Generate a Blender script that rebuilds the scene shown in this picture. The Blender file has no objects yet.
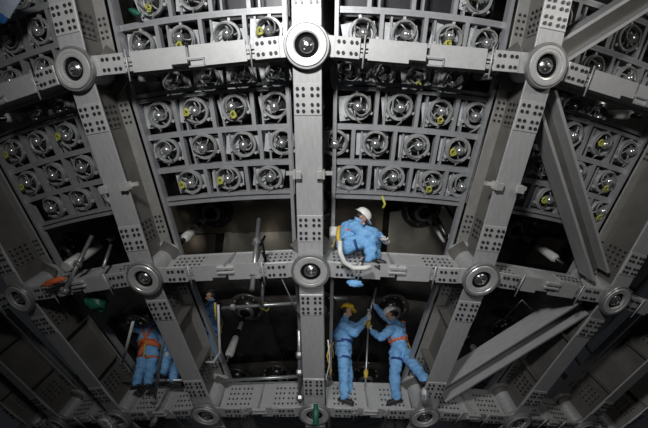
import bpy, bmesh, math, random
import numpy as np
from mathutils import Vector, Matrix, noise
random.seed(7)
PI = math.pi
sc = bpy.context.scene
C = sc.collection

# ------------------------------------------------------------------ camera, world, lights, exposure
CAM = Vector((0.0, -16.51733, -19.45295)); YAW, PIT, ROL, FOC = -0.00507, 0.59239, 0.01237, 410.448
fw = Vector((math.sin(YAW)*math.cos(PIT), math.cos(YAW)*math.cos(PIT), math.sin(PIT)))
_rt = Vector((math.cos(YAW), -math.sin(YAW), 0)); _up = _rt.cross(fw)
rt = _rt*math.cos(ROL) + _up*math.sin(ROL); up = -_rt*math.sin(ROL) + _up*math.cos(ROL)
cd = bpy.data.cameras.new('camera'); cam = bpy.data.objects.new('camera', cd); C.objects.link(cam)
cam.matrix_world = Matrix((( rt.x, up.x, -fw.x, CAM.x), (rt.y, up.y, -fw.y, CAM.y), (rt.z, up.z, -fw.z, CAM.z), (0, 0, 0, 1)))
cd.sensor_width = 36; cd.lens = FOC*36/648; cd.clip_start = 0.05; cd.clip_end = 200
sc.camera = cam
sc.view_settings.view_transform = 'Standard'; sc.view_settings.look = 'None'
sc.view_settings.gamma = 1; sc.view_settings.use_curve_mapping = False
sc.view_settings.exposure = -0.5
w = bpy.data.worlds.new('world'); sc.world = w; w.use_nodes = True
w.node_tree.nodes['Background'].inputs[0].default_value = (0.80, 0.86, 1.0, 1)
w.node_tree.nodes['Background'].inputs[1].default_value = 0.015

def area(name, loc, target, size, power, col, spread=180):
    l = bpy.data.lights.new(name, 'AREA'); l.shape = 'DISK'; l.size = size; l.energy = power; l.color = col; l.spread = math.radians(spread)
    o = bpy.data.objects.new(name, l); C.objects.link(o); o.location = loc
    o.rotation_euler = (Vector(target)-Vector(loc)).to_track_quat('-Z', 'Y').to_euler(); return o
area('work_lamp', (-1.1, -18.9, -17.2), (0.2, -13.6, -14.9), 0.8, 260, (1.0, 0.995, 0.98), 100)
area('side_work_lamp', (6.0, -17.0, -16.2), (3.5, -11.0, -16.5), 1.0, 75, (1.0, 0.96, 0.9))
area('low_work_lamp', (0.3, -16.9, -19.1), (0.3, -9.0, -17.6), 1.0, 20, (0.97, 0.98, 1.0), 50)  # added fill beside the camera, brightens the lower gap and its workers

# ------------------------------------------------------------------ where things sit on the spherical lattice
LAT0, DLAT, DLON, LON0, R = 0.8382, 0.1395, 0.20943, -0.01735, 20.5
def S(i, c, r):
    la = -(LAT0+DLAT*i); lo = LON0+DLON*c
    return Vector((r*math.cos(la)*math.sin(lo), -r*math.cos(la)*math.cos(lo), r*math.sin(la)))
def frame(i, c, r):                                   # local x sideways, y towards the equator, z outward
    e = S(i, c, 1.0); lo = LON0+DLON*c
    x = Vector((math.cos(lo), math.sin(lo), 0)); y = e.cross(x); p = e*r
    return Matrix(((x.x, y.x, e.x, p.x), (x.y, y.y, e.y, p.y), (x.z, y.z, e.z, p.z), (0, 0, 0, 1)))
def ray(x, y): return (fw*FOC+rt*(x-324)-up*(y-214)).normalized()
def hit(x, y, r):
    d = ray(x, y); b = CAM.dot(d); D = b*b-(CAM.dot(CAM)-r*r); t = -b-math.sqrt(D); return CAM+d*t
def uv(x, y, r):
    p = hit(x, y, r); return ((-math.asin(p.z/r)-LAT0)/DLAT, (math.atan2(p.x, -p.y)-LON0)/DLON)
def vp(x, y, P, dy=0.0):                              # point of an upright plane through P
    d = ray(x, y); t = (P.y+dy-CAM.y)/d.y; return CAM+d*t
def pix(P):
    d = P-CAM; z = d.dot(fw)
    return (324+FOC*d.dot(rt)/z, 214-FOC*d.dot(up)/z) if z > 0.1 else (-999, -999)
def seen(pts, m=12):
    q = [pix(p) for p in pts]
    q = [a for a in q if a[0] > -900]
    if not q: return False
    return max(a[0] for a in q) > -m and min(a[0] for a in q) < 648+m and max(a[1] for a in q) > -m and min(a[1] for a in q) < 428+m

# ------------------------------------------------------------------ materials
def mat(name, col, rough=0.5, metal=0.0, var=0.12, scale=6, bump=0.0, spec=0.5, coat=0.0, col2=None, stretch=(1, 1, 1), trans=0.0):
    m = bpy.data.materials.new(name); m.use_nodes = True; nt = m.node_tree; b = nt.nodes['Principled BSDF']
    tc = nt.nodes.new('ShaderNodeTexCoord'); mp = nt.nodes.new('ShaderNodeMapping'); nz = nt.nodes.new('ShaderNodeTexNoise')
    mp.inputs['Scale'].default_value = stretch
    nz.inputs['Scale'].default_value = scale; nz.inputs['Detail'].default_value = 6; nz.inputs['Roughness'].default_value = 0.65
    nt.links.new(tc.outputs['Object'], mp.inputs[0]); nt.links.new(mp.outputs[0], nz.inputs['Vector'])
    cr = nt.nodes.new('ShaderNodeValToRGB'); c2 = col2 or tuple(max(0, c*(1-2.2*var)) for c in col)
    cr.color_ramp.elements[0].position = 0.3; cr.color_ramp.elements[1].position = 0.7
    cr.color_ramp.elements[0].color = (*c2, 1); cr.color_ramp.elements[1].color = (*col, 1)
    nt.links.new(nz.outputs['Fac'], cr.inputs[0]); nt.links.new(cr.outputs[0], b.inputs['Base Color'])
    b.inputs['Roughness'].default_value = rough; b.inputs['Metallic'].default_value = metal
    b.inputs['Specular IOR Level'].default_value = spec; b.inputs['Coat Weight'].default_value = coat
    b.inputs['Transmission Weight'].default_value = trans
    if bump:
        bp = nt.nodes.new('ShaderNodeBump'); bp.inputs['Strength'].default_value = bump; bp.inputs['Distance'].default_value = 0.02
        nt.links.new(nz.outputs['Fac'], bp.inputs['Height']); nt.links.new(bp.outputs[0], b.inputs['Normal'])
    return m
M = dict(
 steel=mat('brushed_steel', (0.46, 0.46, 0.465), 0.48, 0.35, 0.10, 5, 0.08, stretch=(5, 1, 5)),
 inner=mat('inner_flange_steel', (0.33, 0.325, 0.31), 0.5, 0.3, 0.12, 5, 0.08),  # same steel, darkened in colour for the shade on inner flanges
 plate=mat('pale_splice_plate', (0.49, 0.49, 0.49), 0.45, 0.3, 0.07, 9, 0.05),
 web=mat('dull_web_steel', (0.17, 0.163, 0.15), 0.42, 0.35, 0.14, 3, 0.1),  # same steel again, shade of the recessed webs put into the colour
 bolt=mat('dark_bolt', (0.035, 0.035, 0.04), 0.4, 0.3, 0.1),  # near-black stands in for shadowed bolt heads; also colours backing sheets
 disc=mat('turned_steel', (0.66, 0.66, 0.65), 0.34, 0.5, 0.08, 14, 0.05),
 rim=mat('oiled_rim', (0.30, 0.30, 0.30), 0.35, 0.5, 0.1, 12),  # darker grey steel than the hub faces
 plug=mat('polished_plug', (0.36, 0.36, 0.37), 0.22, 0.85, 0.25, 20, 0.25),
 black=mat('black_gasket', (0.006, 0.006, 0.006), 0.8, 0, 0.1, spec=0.1),  # shade of the hub gap as black colour; also used on a hose
 rack=mat('rack_steel', (0.34, 0.345, 0.36), 0.45, 0.35, 0.10, 8, 0.05),
 sheet=mat('pale_bracket_sheet', (0.50, 0.51, 0.53), 0.4, 0.2, 0.12, 10, 0.2),
 ring=mat('clamp_ring_steel', (0.42, 0.43, 0.44), 0.42, 0.35, 0.2, 16, 0.1),
 bulb=mat('bulb_glass', (0.05, 0.05, 0.055), 0.16, 0.0, 0.3, 14, 0.1, coat=0.6),
 cap=mat('bulb_base_cap', (0.55, 0.56, 0.56), 0.22, 0.75, 0.12, 10),
 yellow=mat('yellow_tag', (0.42, 0.42, 0.07), 0.5, 0, 0.12, 30),
 cable=mat('grey_cable', (0.20, 0.20, 0.19), 0.5, 0, 0.1, 20),
 white=mat('white_sleeve', (0.62, 0.62, 0.60), 0.4, 0, 0.12, 12),
 rod=mat('black_rod', (0.03, 0.03, 0.03), 0.25, 0.4, 0.2, 15),
 tube=mat('scaffold_tube', (0.42, 0.43, 0.44), 0.35, 0.7, 0.15, 10),
 acrylic=mat('smoky_acrylic', (0.075, 0.068, 0.060), 0.2, 0, 0.25, 2.2, 0.06, coat=0.4, col2=(0.022, 0.022, 0.023)),  # opaque dark colour stands in for the unlit inside seen through
 film=mat('brown_film', (0.30, 0.25, 0.18), 0.42, 0, 0.2, 3, 0.25),
 paper=mat('beige_paper', (0.70, 0.64, 0.52), 0.6, 0, 0.12, 3, 0.3),
 seam=mat('acrylic_seam', (0.07, 0.065, 0.055), 0.3, 0, 0.2, 8),
 suit=mat('blue_coverall', (0.20, 0.42, 0.70), 0.75, 0, 0.14, 9, 0.6, col2=(0.10, 0.27, 0.52)),
 navy=mat('navy_strap', (0.02, 0.05, 0.20), 0.7, 0, 0.1, 20),
 skin=mat('skin', (0.50, 0.30, 0.21), 0.5, 0, 0.06, 20),
 hair=mat('black_hair', (0.012, 0.010, 0.010), 0.6, 0, 0.1, 40),
 glove=mat('white_glove', (0.62, 0.62, 0.60), 0.8, 0, 0.08, 30, 0.3),
 shoe=mat('black_shoe', (0.012, 0.012, 0.014), 0.5, 0, 0.1, 20),
 hy=mat('yellow_helmet', (0.72, 0.50, 0.03), 0.3, 0, 0.05, 10),
 hw=mat('white_helmet', (0.74, 0.74, 0.72), 0.3, 0, 0.05, 10),
 hr=mat('red_helmet', (0.34, 0.05, 0.04), 0.35, 0, 0.08, 10),
 orange=mat('orange_webbing', (0.72, 0.15, 0.05), 0.65, 0, 0.15, 30, 0.3),
 rope=mat('yellow_rope', (0.60, 0.42, 0.06), 0.7, 0, 0.15, 60, 0.3),
 green=mat('green_wrap', (0.015, 0.13, 0.085), 0.45, 0, 0.2, 30, 0.3),
 foil=mat('crumpled_clear_wrap', (0.55, 0.56, 0.58), 0.15, 0.5, 0.3, 25, 1.0, coat=0.6),
 cover=mat('blue_cover_sheet', (0.03, 0.12, 0.34), 0.4, 0, 0.2, 10, 0.4),
 tarp=mat('pale_tarpaulin', (0.36, 0.41, 0.50), 0.4, 0, 0.15, 6, 0.4),
)

# ------------------------------------------------------------------ mesh helpers
class MB:
    def __init__(s): s.v = []; s.f = []; s.m = []; s.k = 0; s.sm = []
    def add(s, vs, fs, smooth=False):
        n = len(s.v); s.v += [tuple(v) for v in vs]
        for f in fs: s.f.append([i+n for i in f]); s.m.append(s.k); s.sm.append(smooth)
        return s
    def box(s, c, d, T=None, ch=0.0):
        x, y, z = (q/2 for q in d); c = Vector(c)
        if ch <= 0:
            vs = [Vector((a*x, b*y, e*z)) for e in (-1, 1) for b in (-1, 1) for a in (-1, 1)]
            fs = [(0, 2, 3, 1), (4, 5, 7, 6), (0, 1, 5, 4), (2, 6, 7, 3), (0, 4, 6, 2), (1, 3, 7, 5)]
        else:
            bm = bmesh.new(); bmesh.ops.create_cube(bm, size=1, matrix=Matrix.Diagonal((*d, 1)))
            bmesh.ops.bevel(bm, geom=bm.edges[:], offset=ch, segments=1, affect='EDGES', profile=.5)
            bm.verts.index_update(); vs = [v.co.copy() for v in bm.verts]; fs = [[v.index for v in f.verts] for f in bm.faces]; bm.free()
        if T is not None: vs = [T@v for v in vs]
        return s.add([v+c for v in vs], fs)
    def prism(s, poly, axis, a, b):                     # poly of (p,q) extruded along axis from a to b
        n = len(poly); vs = []
        for t in (a, b):
            for p, q in poly: vs.append({'x': (t, p, q), 'y': (p, t, q), 'z': (p, q, t)}[axis])
        fs = [tuple(range(n))[::-1], tuple(range(n, 2*n))]+[(i, (i+1) % n, n+(i+1) % n, n+i) for i in range(n)]
        return s.add(vs, fs)
    def tube(s, pts, r, n=8, closed=False, cap=True, smooth=True):
        pts = [Vector(p) for p in pts]; rr = r if isinstance(r, (list, tuple)) else [r]*len(pts)
        N = len(pts); vs = []; ref = None
        for i, p in enumerate(pts):
            a = pts[(i-1) % N] if (closed or i > 0) else p; b = pts[(i+1) % N] if (closed or i < N-1) else p
            t = (b-a).normalized()
            if ref is None: ref = t.orthogonal().normalized()
            ref = (ref-t*ref.dot(t)).normalized(); o = t.cross(ref)
            for k in range(n):
                g = 2*PI*k/n; vs.append(p+(ref*math.cos(g)+o*math.sin(g))*rr[i])
        fs = []
        for i in range(N if closed else N-1):
            for k in range(n):
                j = (i+1) % N; fs.append((i*n+k, i*n+(k+1) % n, j*n+(k+1) % n, j*n+k))
        s.add(vs, fs, smooth)
        if cap and not closed:
            m = len(s.v)-len(vs)
            s.f.append([m+k for k in range(n)][::-1]); s.f.append([m+(N-1)*n+k for k in range(n)]); s.m += [s.k]*2; s.sm += [False]*2
        return s
    def lathe(s, prof, n=24, T=None, smooth=True, c=(0, 0, 0), cap=True):   # prof of (radius, z); axis z
        vs = []; fs = []; c = Vector(c)
        for r_, z in prof:
            for k in range(n):
                g = 2*PI*k/n; v = Vector((r_*math.cos(g), r_*math.sin(g), z))
                vs.append((T@v if T is not None else v)+c)
        for i in range(len(prof)-1):
            for k in range(n): fs.append((i*n+k, i*n+(k+1) % n, (i+1)*n+(k+1) % n, (i+1)*n+k))
        if cap and prof[0][0] > 1e-4: fs.append(tuple(range(n))[::-1])
        if cap and prof[-1][0] > 1e-4: fs.append(tuple((len(prof)-1)*n+k for k in range(n)))
        return s.add(vs, fs, smooth)
    def ball(s, c, r, n=12, T=None):
        m = n//2; return s.lathe([(max(1e-5, r*math.sin(PI*i/m)), -r*math.cos(PI*i/m)) for i in range(m+1)], n, T, True, c)
    def bolt(s, c, nrm='z', r=0.02, h=0.018):
        c = Vector(c); vs = []
        ax = {'z': (Vector((1, 0, 0)), Vector((0, 1, 0)), Vector((0, 0, 1))), 'x': (Vector((0, 1, 0)), Vector((0, 0, 1)), Vector((1, 0, 0))), 'y': (Vector((0, 0, 1)), Vector((1, 0, 0)), Vector((0, 1, 0)))}[nrm]
        for t in (0, 1):
            for k in range(6): vs.append(c+(ax[0]*math.cos(k*PI/3)+ax[1]*math.sin(k*PI/3))*r+ax[2]*h*t)
        return s.add(vs, [(6, 7, 8, 9, 10, 11)]+[(i, (i+1) % 6, 6+(i+1) % 6, 6+i) for i in range(6)])
    def mesh(s, name, mats):
        me = bpy.data.meshes.new(name); me.from_pydata(s.v, [], s.f)
        for q in (mats if isinstance(mats, (list, tuple)) else [mats]): me.materials.append(M[q] if isinstance(q, str) else q)
        me.polygons.foreach_set('material_index', s.m); me.polygons.foreach_set('use_smooth', s.sm); me.update(); return me
def link(name, data, parent=None, Mx=None):
    o = bpy.data.objects.new(name, data); C.objects.link(o)
    if parent is not None: o.parent = parent
    if Mx is not None: o.matrix_local = Mx
    return o
def thing(name, label, cat, Mx=None, group=None, data=None):
    o = link(name, data)
    if Mx is not None: o.matrix_world = Mx
    o['label'] = label; o['category'] = cat
    if group: o['group'] = group
    return o
def T(x, y, z): return Matrix.Translation((x, y, z))
def stuff(o): o['kind'] = 'stuff'; return o
# parts template: list of (name, mesh, kind, [sub parts]) instantiated under a thing, sharing mesh data
def inst(tpl, parent):
    for e in tpl:
        o = link(e[0], e[1], parent, e[4] if len(e) > 4 else None)
        if e[2]: o['kind'] = e[2]
        if len(e) > 3 and e[3]: inst(e[3], o)

COLN = {-4: 'fourth left', -3: 'third left', -2: 'second left', -1: 'first left', 0: 'central', 1: 'first right', 2: 'second right', 3: 'third right', 4: 'fourth right', 5: 'fifth right'}
ROWN = {-1: 'topmost', 0: 'upper', 1: 'middle', 2: 'lower', 3: 'lowest'}
ORD = ['leftmost', 'second', 'third', 'rightmost', 'fifth', 'sixth', 'seventh', 'eighth']
def bayname(b): return ('right of the %s upright' % COLN[b]) if b >= 0 else ('left of the %s upright' % COLN[b+1])

# ------------------------------------------------------------------ node hubs
def node_template():
    t = []
    h = MB(); h.lathe([(0.30, -0.62), (0.30, -0.56), (0.19, -0.52), (0.19, -0.10), (0.235, -0.05), (0.235, 0.0)], 32, smooth=False)
    t.append(('hub', h.mesh('hub', 'steel'), None))
    for a in (PI/4, 3*PI/4, 5*PI/4, 7*PI/4):              # gussets between the arms
        Rz = Matrix.Rotation(a, 4, 'Z'); g = MB()
        g.box(Rz@Vector((0.25, 0, -0.50)), (0.22, 0.3, 0.02), Rz)
        t.append(('gusset_plate', g.mesh('gusset_plate', 'web'), None))
    r1 = MB(); r1.lathe([(0.235, 0.0), (0.285, 0.0), (0.292, 0.012), (0.292, 0.055), (0.284, 0.066), (0.262, 0.066), (0.258, 0.056), (0.235, 0.0)], 40, smooth=False, cap=False)
    t.append(('outer_rim', r1.mesh('outer_rim', 'rim'), None))
    r2 = MB(); r2.lathe([(0.150, 0.0), (0.150, 0.052), (0.154, 0.066), (0.175, 0.072), (0.205, 0.072), (0.21, 0.078), (0.248, 0.078), (0.255, 0.07), (0.255, 0.0)], 40, smooth=False, cap=False)
    t.append(('face_ring', r2.mesh('face_ring', 'disc'), None))
    r3 = MB(); r3.lathe([(0.152, 0.0), (0.150, 0.03), (0.115, 0.02), (0.10, 0.0)], 32, cap=False)  # black ring painting the shade in the gap round the plug
    t.append(('gasket', r3.mesh('gasket', 'black'), None))
    p = MB(); p.lathe([(0.106, 0.0), (0.106, 0.03), (0.096, 0.045), (0.075, 0.058), (0.05, 0.072), (0.025, 0.08), (1e-4, 0.082)], 28)
    pb = MB()
    pb.bolt((0.01, 0, 0.078), 'z', 0.02, 0.02)
    for k in range(3): pb.bolt((0.055*math.cos(k*2.1), 0.055*math.sin(k*2.1), 0.055), 'z', 0.010, 0.02)
    t.append(('centre_plug', p.mesh('centre_plug', 'plug'), None, [('plug_bolts', pb.mesh('plug_bolts', 'ring'), 'stuff')]))
    return t
NODE = node_template()
FR = 20.44                                             # radius of the outer flange face
for i in range(0, 3):
    for c in range(-4, 5):
        Mx = frame(i, c, FR)
        if not seen([S(i, c, 20.5)], 25): continue
        Mx = Mx@Matrix.Diagonal((0.91, 0.91, 1, 1)); n = thing('node_hub', 'round steel node hub on the %s upright at the %s cross beam' % (COLN[c], ROWN[i]), 'steel node', Mx, 'round node hubs of the lattice')
        inst(NODE, n)

# ------------------------------------------------------------------ upright beams (H section) between nodes
BX = (-0.122, -0.052, 0.052, 0.122)
def upright_template(L, stiff):
    h = L/2; t = []
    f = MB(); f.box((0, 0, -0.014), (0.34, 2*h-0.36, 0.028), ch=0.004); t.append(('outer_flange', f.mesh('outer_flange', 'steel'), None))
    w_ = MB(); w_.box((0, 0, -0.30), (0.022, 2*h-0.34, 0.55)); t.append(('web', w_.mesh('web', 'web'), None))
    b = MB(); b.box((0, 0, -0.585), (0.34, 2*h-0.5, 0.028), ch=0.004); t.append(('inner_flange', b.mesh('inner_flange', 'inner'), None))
    sp = MB(); sp.box((0, 0, 0.0), (0.335, 0.37, 0.016), ch=0.004); spm = sp.mesh('splice_plate', 'plate')
    bo = MB()
    for x in BX:
        for y in (-0.13, -0.055, 0.055, 0.13): bo.bolt((x, y, 0.008), 'z', 0.021, 0.016)
    bom = bo.mesh('bolts', 'bolt')
    ws = MB(); ws.box((0, 0, 0), (0.05, 0.34, 0.36), ch=0.004); wsm = ws.mesh('web_splice', 'web')
    wb = MB()
    for z in (-0.13, -0.045, 0.045, 0.13):
        for y in (-0.12, -0.045, 0.045, 0.12):
            wb.bolt((0.025, y, z), 'x', 0.019, 0.016); wb.bolt((-0.041, y, z), 'x', 0.019, 0.016)
    wbm = wb.mesh('web_bolts', 'bolt')
    ib = MB()
    for x in (-0.125, -0.055, 0.055, 0.125):
        for y in (-0.12, -0.045, 0.045, 0.12): ib.bolt((x, y, -0.571), 'z', 0.018, 0.014)
    ibm = ib.mesh('flange_bolts', 'bolt')
    for s in (-1, 1):
        t.append(('splice_plate', spm, None, [('bolts', bom, 'stuff')], T(0, s*(h-0.60), 0.002)))
        t.append(('web_splice', wsm, None, [('bolts', wbm, 'stuff')], T(0, s*(h-0.60), -0.30)))
        t.append(('flange_bolts', ibm, 'stuff', [], T(0, s*(h-0.60), 0.0)))
    for y in ((-h*0.33, h*0.33) if stiff else ()):
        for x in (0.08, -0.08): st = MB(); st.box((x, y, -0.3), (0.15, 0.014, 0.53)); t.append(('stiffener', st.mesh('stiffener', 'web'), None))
    return t
def span(A, B, outer):                                 # matrix whose y axis runs from B up to A
    y = (A-B); L = y.length; y.normalize(); z = outer.copy(); z = (z-y*z.dot(y)).normalized(); x = y.cross(z); m = (A+B)/2
    return Matrix(((x.x, y.x, z.x, m.x), (x.y, y.y, z.y, m.y), (x.z, y.z, z.z, m.z), (0, 0, 0, 1))), L
UPL = (S(0, 0, FR)-S(1, 0, FR)).length; UP = {k: upright_template(UPL, k) for k in (False, True)}
SEC = {-1: 'top stretch', 0: 'stretch between upper and middle hubs', 1: 'stretch between middle and lower hubs', 2: 'stretch below the lower hub'}
for i in range(-1, 3):
    for c in range(-4, 5):
        A, B = S(i, c, FR), S(i+1, c, FR)
        if not seen([A.lerp(B, k/8) for k in range(9)], 20): continue
        Mx, L = span(A, B, (A+B)/2)
        inst(UP[i > 0], thing('upright_beam', 'H section steel beam, %s of the %s upright' % (SEC[i], COLN[c]), 'steel beam', Mx, 'upright beams of the lattice'))

# ------------------------------------------------------------------ cross beams (T section) between nodes
def cross_template(L, row):
    h = L/2; t = []
    # front flange in two lengths with a notch at the middle and gaps by the splices
    for s in (-1, 1):
        f = MB(); a, b = s*0.02, s*(h-0.72)
        f.prism([(min(a, b), -0.10), (max(a, b), -0.10), (max(a, b), 0.14), (min(a, b), 0.14)] if s > 0 else
                [(b, -0.10), (-0.22, -0.10), (-0.22, -0.055), (a, -0.055), (a, 0.14), (b, 0.14)], 'z', -0.028, 0.0)
        t.append(('front_flange', f.mesh('front_flange', 'plate'), None))
        e = MB(); e.box((s*(h-0.40), 0.018, -0.014), (0.44, 0.24, 0.028), ch=0.004); t.append(('end_flange', e.mesh('end_flange', 'plate'), None))
        sp = MB(); sp.box((s*(h-0.47), 0.018, 0.006), (0.30, 0.234, 0.014), ch=0.003)
        bo = MB()
        for x in (-0.105, -0.045, 0.045, 0.105):
            for y in (-0.042, 0.078): bo.bolt((s*(h-0.47)+x, y, 0.012), 'z', 0.021, 0.016)
        t.append(('splice_plate', sp.mesh('splice_plate', 'plate'), None, [('bolts', bo.mesh('bolts', 'bolt'), 'stuff')]))
        bk = MB(); bk.box((s*(h-0.67), 0.055, -0.03), (0.10, 0.05, 0.03)); bk.box((s*(h-0.67), -0.055, -0.03), (0.10, 0.05, 0.03))
        bk.tube([(s*(h-0.665), -0.2, 0.018), (s*(h-0.665), 0.17, 0.018)], 0.011, 6)
        t.append(('tie_bolt', bk.mesh('tie_bolt', 'steel'), None))
        wp = MB(); wp.box((s*(h-0.52), 0.018, -0.30), (0.46, 0.016, 0.42), ch=0.004)
        wb = MB()
        for x in (-0.18, -0.11, -0.04, 0.05, 0.12, 0.19):
            for z in (-0.15, -0.05, 0.05, 0.15): wb.bolt((s*(h-0.52)+x, 0.026, -0.30+z), 'y', 0.017, 0.012)
        t.append(('web_plate', wp.mesh('web_plate', 'plate'), None, [('bolts', wb.mesh('web_bolts', 'bolt'), 'stuff')]))
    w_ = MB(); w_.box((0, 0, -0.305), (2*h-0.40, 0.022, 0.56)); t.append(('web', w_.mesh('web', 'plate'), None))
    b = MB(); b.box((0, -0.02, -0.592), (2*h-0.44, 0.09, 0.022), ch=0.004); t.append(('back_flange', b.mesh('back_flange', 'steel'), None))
    r_ = MB(); r_.prism([(0.011, -0.03), (0.13, -0.03), (0.04, -0.57), (0.011, -0.57)], 'x', -0.035, -0.015)
    t.append(('stiffener', r_.mesh('stiffener', 'steel'), None))
    k = MB(); k.box((0, 0.10, 0.018), (0.24, 0.045, 0.045), ch=0.006); k.box((0, 0.03, 0.018), (0.24, 0.035, 0.045), ch=0.006)
    if row > 0: t.append(('clamp', k.mesh('clamp', 'disc'), None))
    else:
        k = MB(); k.box((0.1, -0.02, 0.01), (0.2, 0.02, 0.02)); k.box((0.1, -0.10, 0.01), (0.2, 0.02, 0.02)); k.box((0.19, -0.06, 0.01), (0.02, 0.1, 0.02)); t.append(('hook_bracket', k.mesh('hook_bracket', 'rack'), None))
    return t
for i in range(0, 3):
    L = (S(i, 0, FR)-S(i, 1, FR)).length; tp = cross_template(L, i)
    for c in range(-4, 4):
        A, B = S(i, c+1, FR), S(i, c, FR); y0 = frame(i, c+.5, 1).col[1].xyz
        if not seen([A.lerp(B, k/8) for k in range(9)], 15): continue
        x = (A-B).normalized(); z = (A+B).normalized(); z = (z-x*z.dot(x)).normalized(); y = z.cross(x); m = (A+B)/2
        Mx = Matrix(((x.x, y.x, z.x, m.x), (x.y, y.y, z.y, m.y), (x.z, y.z, z.z, m.z), (0, 0, 0, 1)))
        inst(tp, thing('cross_beam', 'bolted steel cross beam of the %s row, just %s' % (ROWN[i], bayname(c)), 'steel beam', Mx, 'cross beams of the lattice'))

# ------------------------------------------------------------------ diagonal braces
def brace(A, B, zo, label, w_=0.25):
    Mx, L = span(A, B, (A+B)/2); o = thing('diagonal_brace', label, 'steel beam', Mx, 'diagonal braces on the right')
    h = L/2
    for s in (-1, 1):
        f = MB(); f.box((s*w_/2, 0, -0.10), (0.045, L-0.75, 0.30), ch=0.004); link('flange', f.mesh('flange', 'steel'), o)
    f = MB(); f.box((0, 0, -0.15), (w_-0.045, L-0.75, 0.02)); link('web', f.mesh('web', 'web'), o)
    for s in (-1, 1):
        e = MB(); e.prism([(-w_/2, s*(h-0.50)), (w_/2, s*(h-0.50)), (0.08, s*(h-0.18)), (-0.08, s*(h-0.18))], 'z', -0.20, -0.18); link('end_plate', e.mesh('end_plate', 'steel'), o)
        q = MB()
        for k in range(3):
            for x in (-0.05, 0.05): q.bolt((x, s*(h-0.45+k*0.09), -0.18), 'z', 0.018, 0.02)
        stuff(link('bolts', q.mesh('bolts', 'bolt'), o))
BR = 20.28
brace(S(0, 1, BR), S(1, 2, BR), 0, 'long diagonal steel brace falling right from the upper hub of the first right upright')
brace(S(-1, 2, BR), S(0, 1, BR), 0, 'diagonal steel brace rising out of the top right corner of the photo')
brace(S(1, 2, BR), S(2, 1, BR), 0, 'wide diagonal brace behind the lower gap, beside the leg of the white-helmeted worker', 0.34)

# ------------------------------------------------------------------ detector racks
RR = 19.72
def rackloc(i, u):                                     # local coordinates inside a bay (frame at row index RI, column b+0.5)
    return S(i, u, RR)
def fq(i0):
    return frame(i0, 0.5, RR)
def arc(mb, Fi, i, u0, u1, hh, z0, z1, n=10):          # a curved flat rail
    a = []
    for k in range(n+1):
        u = u0+(u1-u0)*k/n
        for di in (-hh, hh):
            for z in (z0, z1): a.append(Fi@S(i+di/2.86, u, RR+z))
    fs = []
    for k in range(n):
        p = 4*k; q = p+4
        fs += [(p, p+2, q+2, q), (p+1, q+1, q+3, p+3), (p, q, q+1, p+1), (p+2, p+3, q+3, q+2)]
    fs += [(0, 1, 3, 2), (4*n, 4*n+2, 4*n+3, 4*n+1)]
    mb.add(a, fs)
def stripe(mb, Fi, i0, i1, u, wd, z0, z1):             # a short upright strip in a row
    a = []
    for i in (i0, i1):
        cs = 20.0*math.cos(LAT0+DLAT*i)*DLON
        for s in (-1, 1):
            for z in (z0, z1): a.append(Fi@S(i, u+s*wd/2/cs, RR+z))
    mb.add(a, [(0, 1, 3, 2), (4, 6, 7, 5), (0, 4, 5, 1), (2, 3, 7, 6), (0, 2, 6, 4), (1, 5, 7, 3)])
rows_lower = [(0.238, 0.155, 0.335), (0.422, 0.345, 0.515), (0.598, 0.525, 0.680)]
rows_upper = [(-0.105, -0.195, -0.012), (-0.29, -0.385, -0.205), (-0.48, -0.575, -0.395), (-0.67, -0.765, -0.585)]
px = {  # photographed bulb positions per row, left bay then right bay
 ('lo', 0): [(158, 195, 234, 276), (358, 400, 441, 478)], ('lo', 1): [(167, 205, 244, 283), (335, 375, 417, 459)],
 ('lo', 2): [(190, 229, 270), (350, 392, 432, 463)],
 ('up', 0): [(139, 181, 227, 269), (363, 405, 451, 488)], ('up', 1): [(150, 193, 232, 270), (350, 395, 440, 480)]}
rowy = {('lo', 0): (109, 108), ('lo', 1): (150, 148), ('lo', 2): (182, 180), ('up', 0): (35, 29), ('up', 1): (3, -4)}
def pos(kind, r, side):
    if (kind, r) in px:
        xs = px[(kind, r)][side]; y = rowy[(kind, r)][side]
        us = [uv(x, y, RR)[1]-(-1 if side == 0 else 0) for x in xs]
        return [min(.885, max(.115, u)) for u in us]
    return [0.15+0.22*k+(0.06 if r % 2 else 0) for k in range(4)]
YEL = {('lo', 0, 0): (1, 2), ('lo', 2, 0): (0, 1), ('lo', 0, 1): (2,), ('lo', 1, 1): (3,), ('lo', 2, 1): (2,), ('up', 0, 0): (1, 3), ('up', 0, 1): (2,), ('up', 1, 0): (0,), ('up', 1, 1): (1, 3)}

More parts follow.
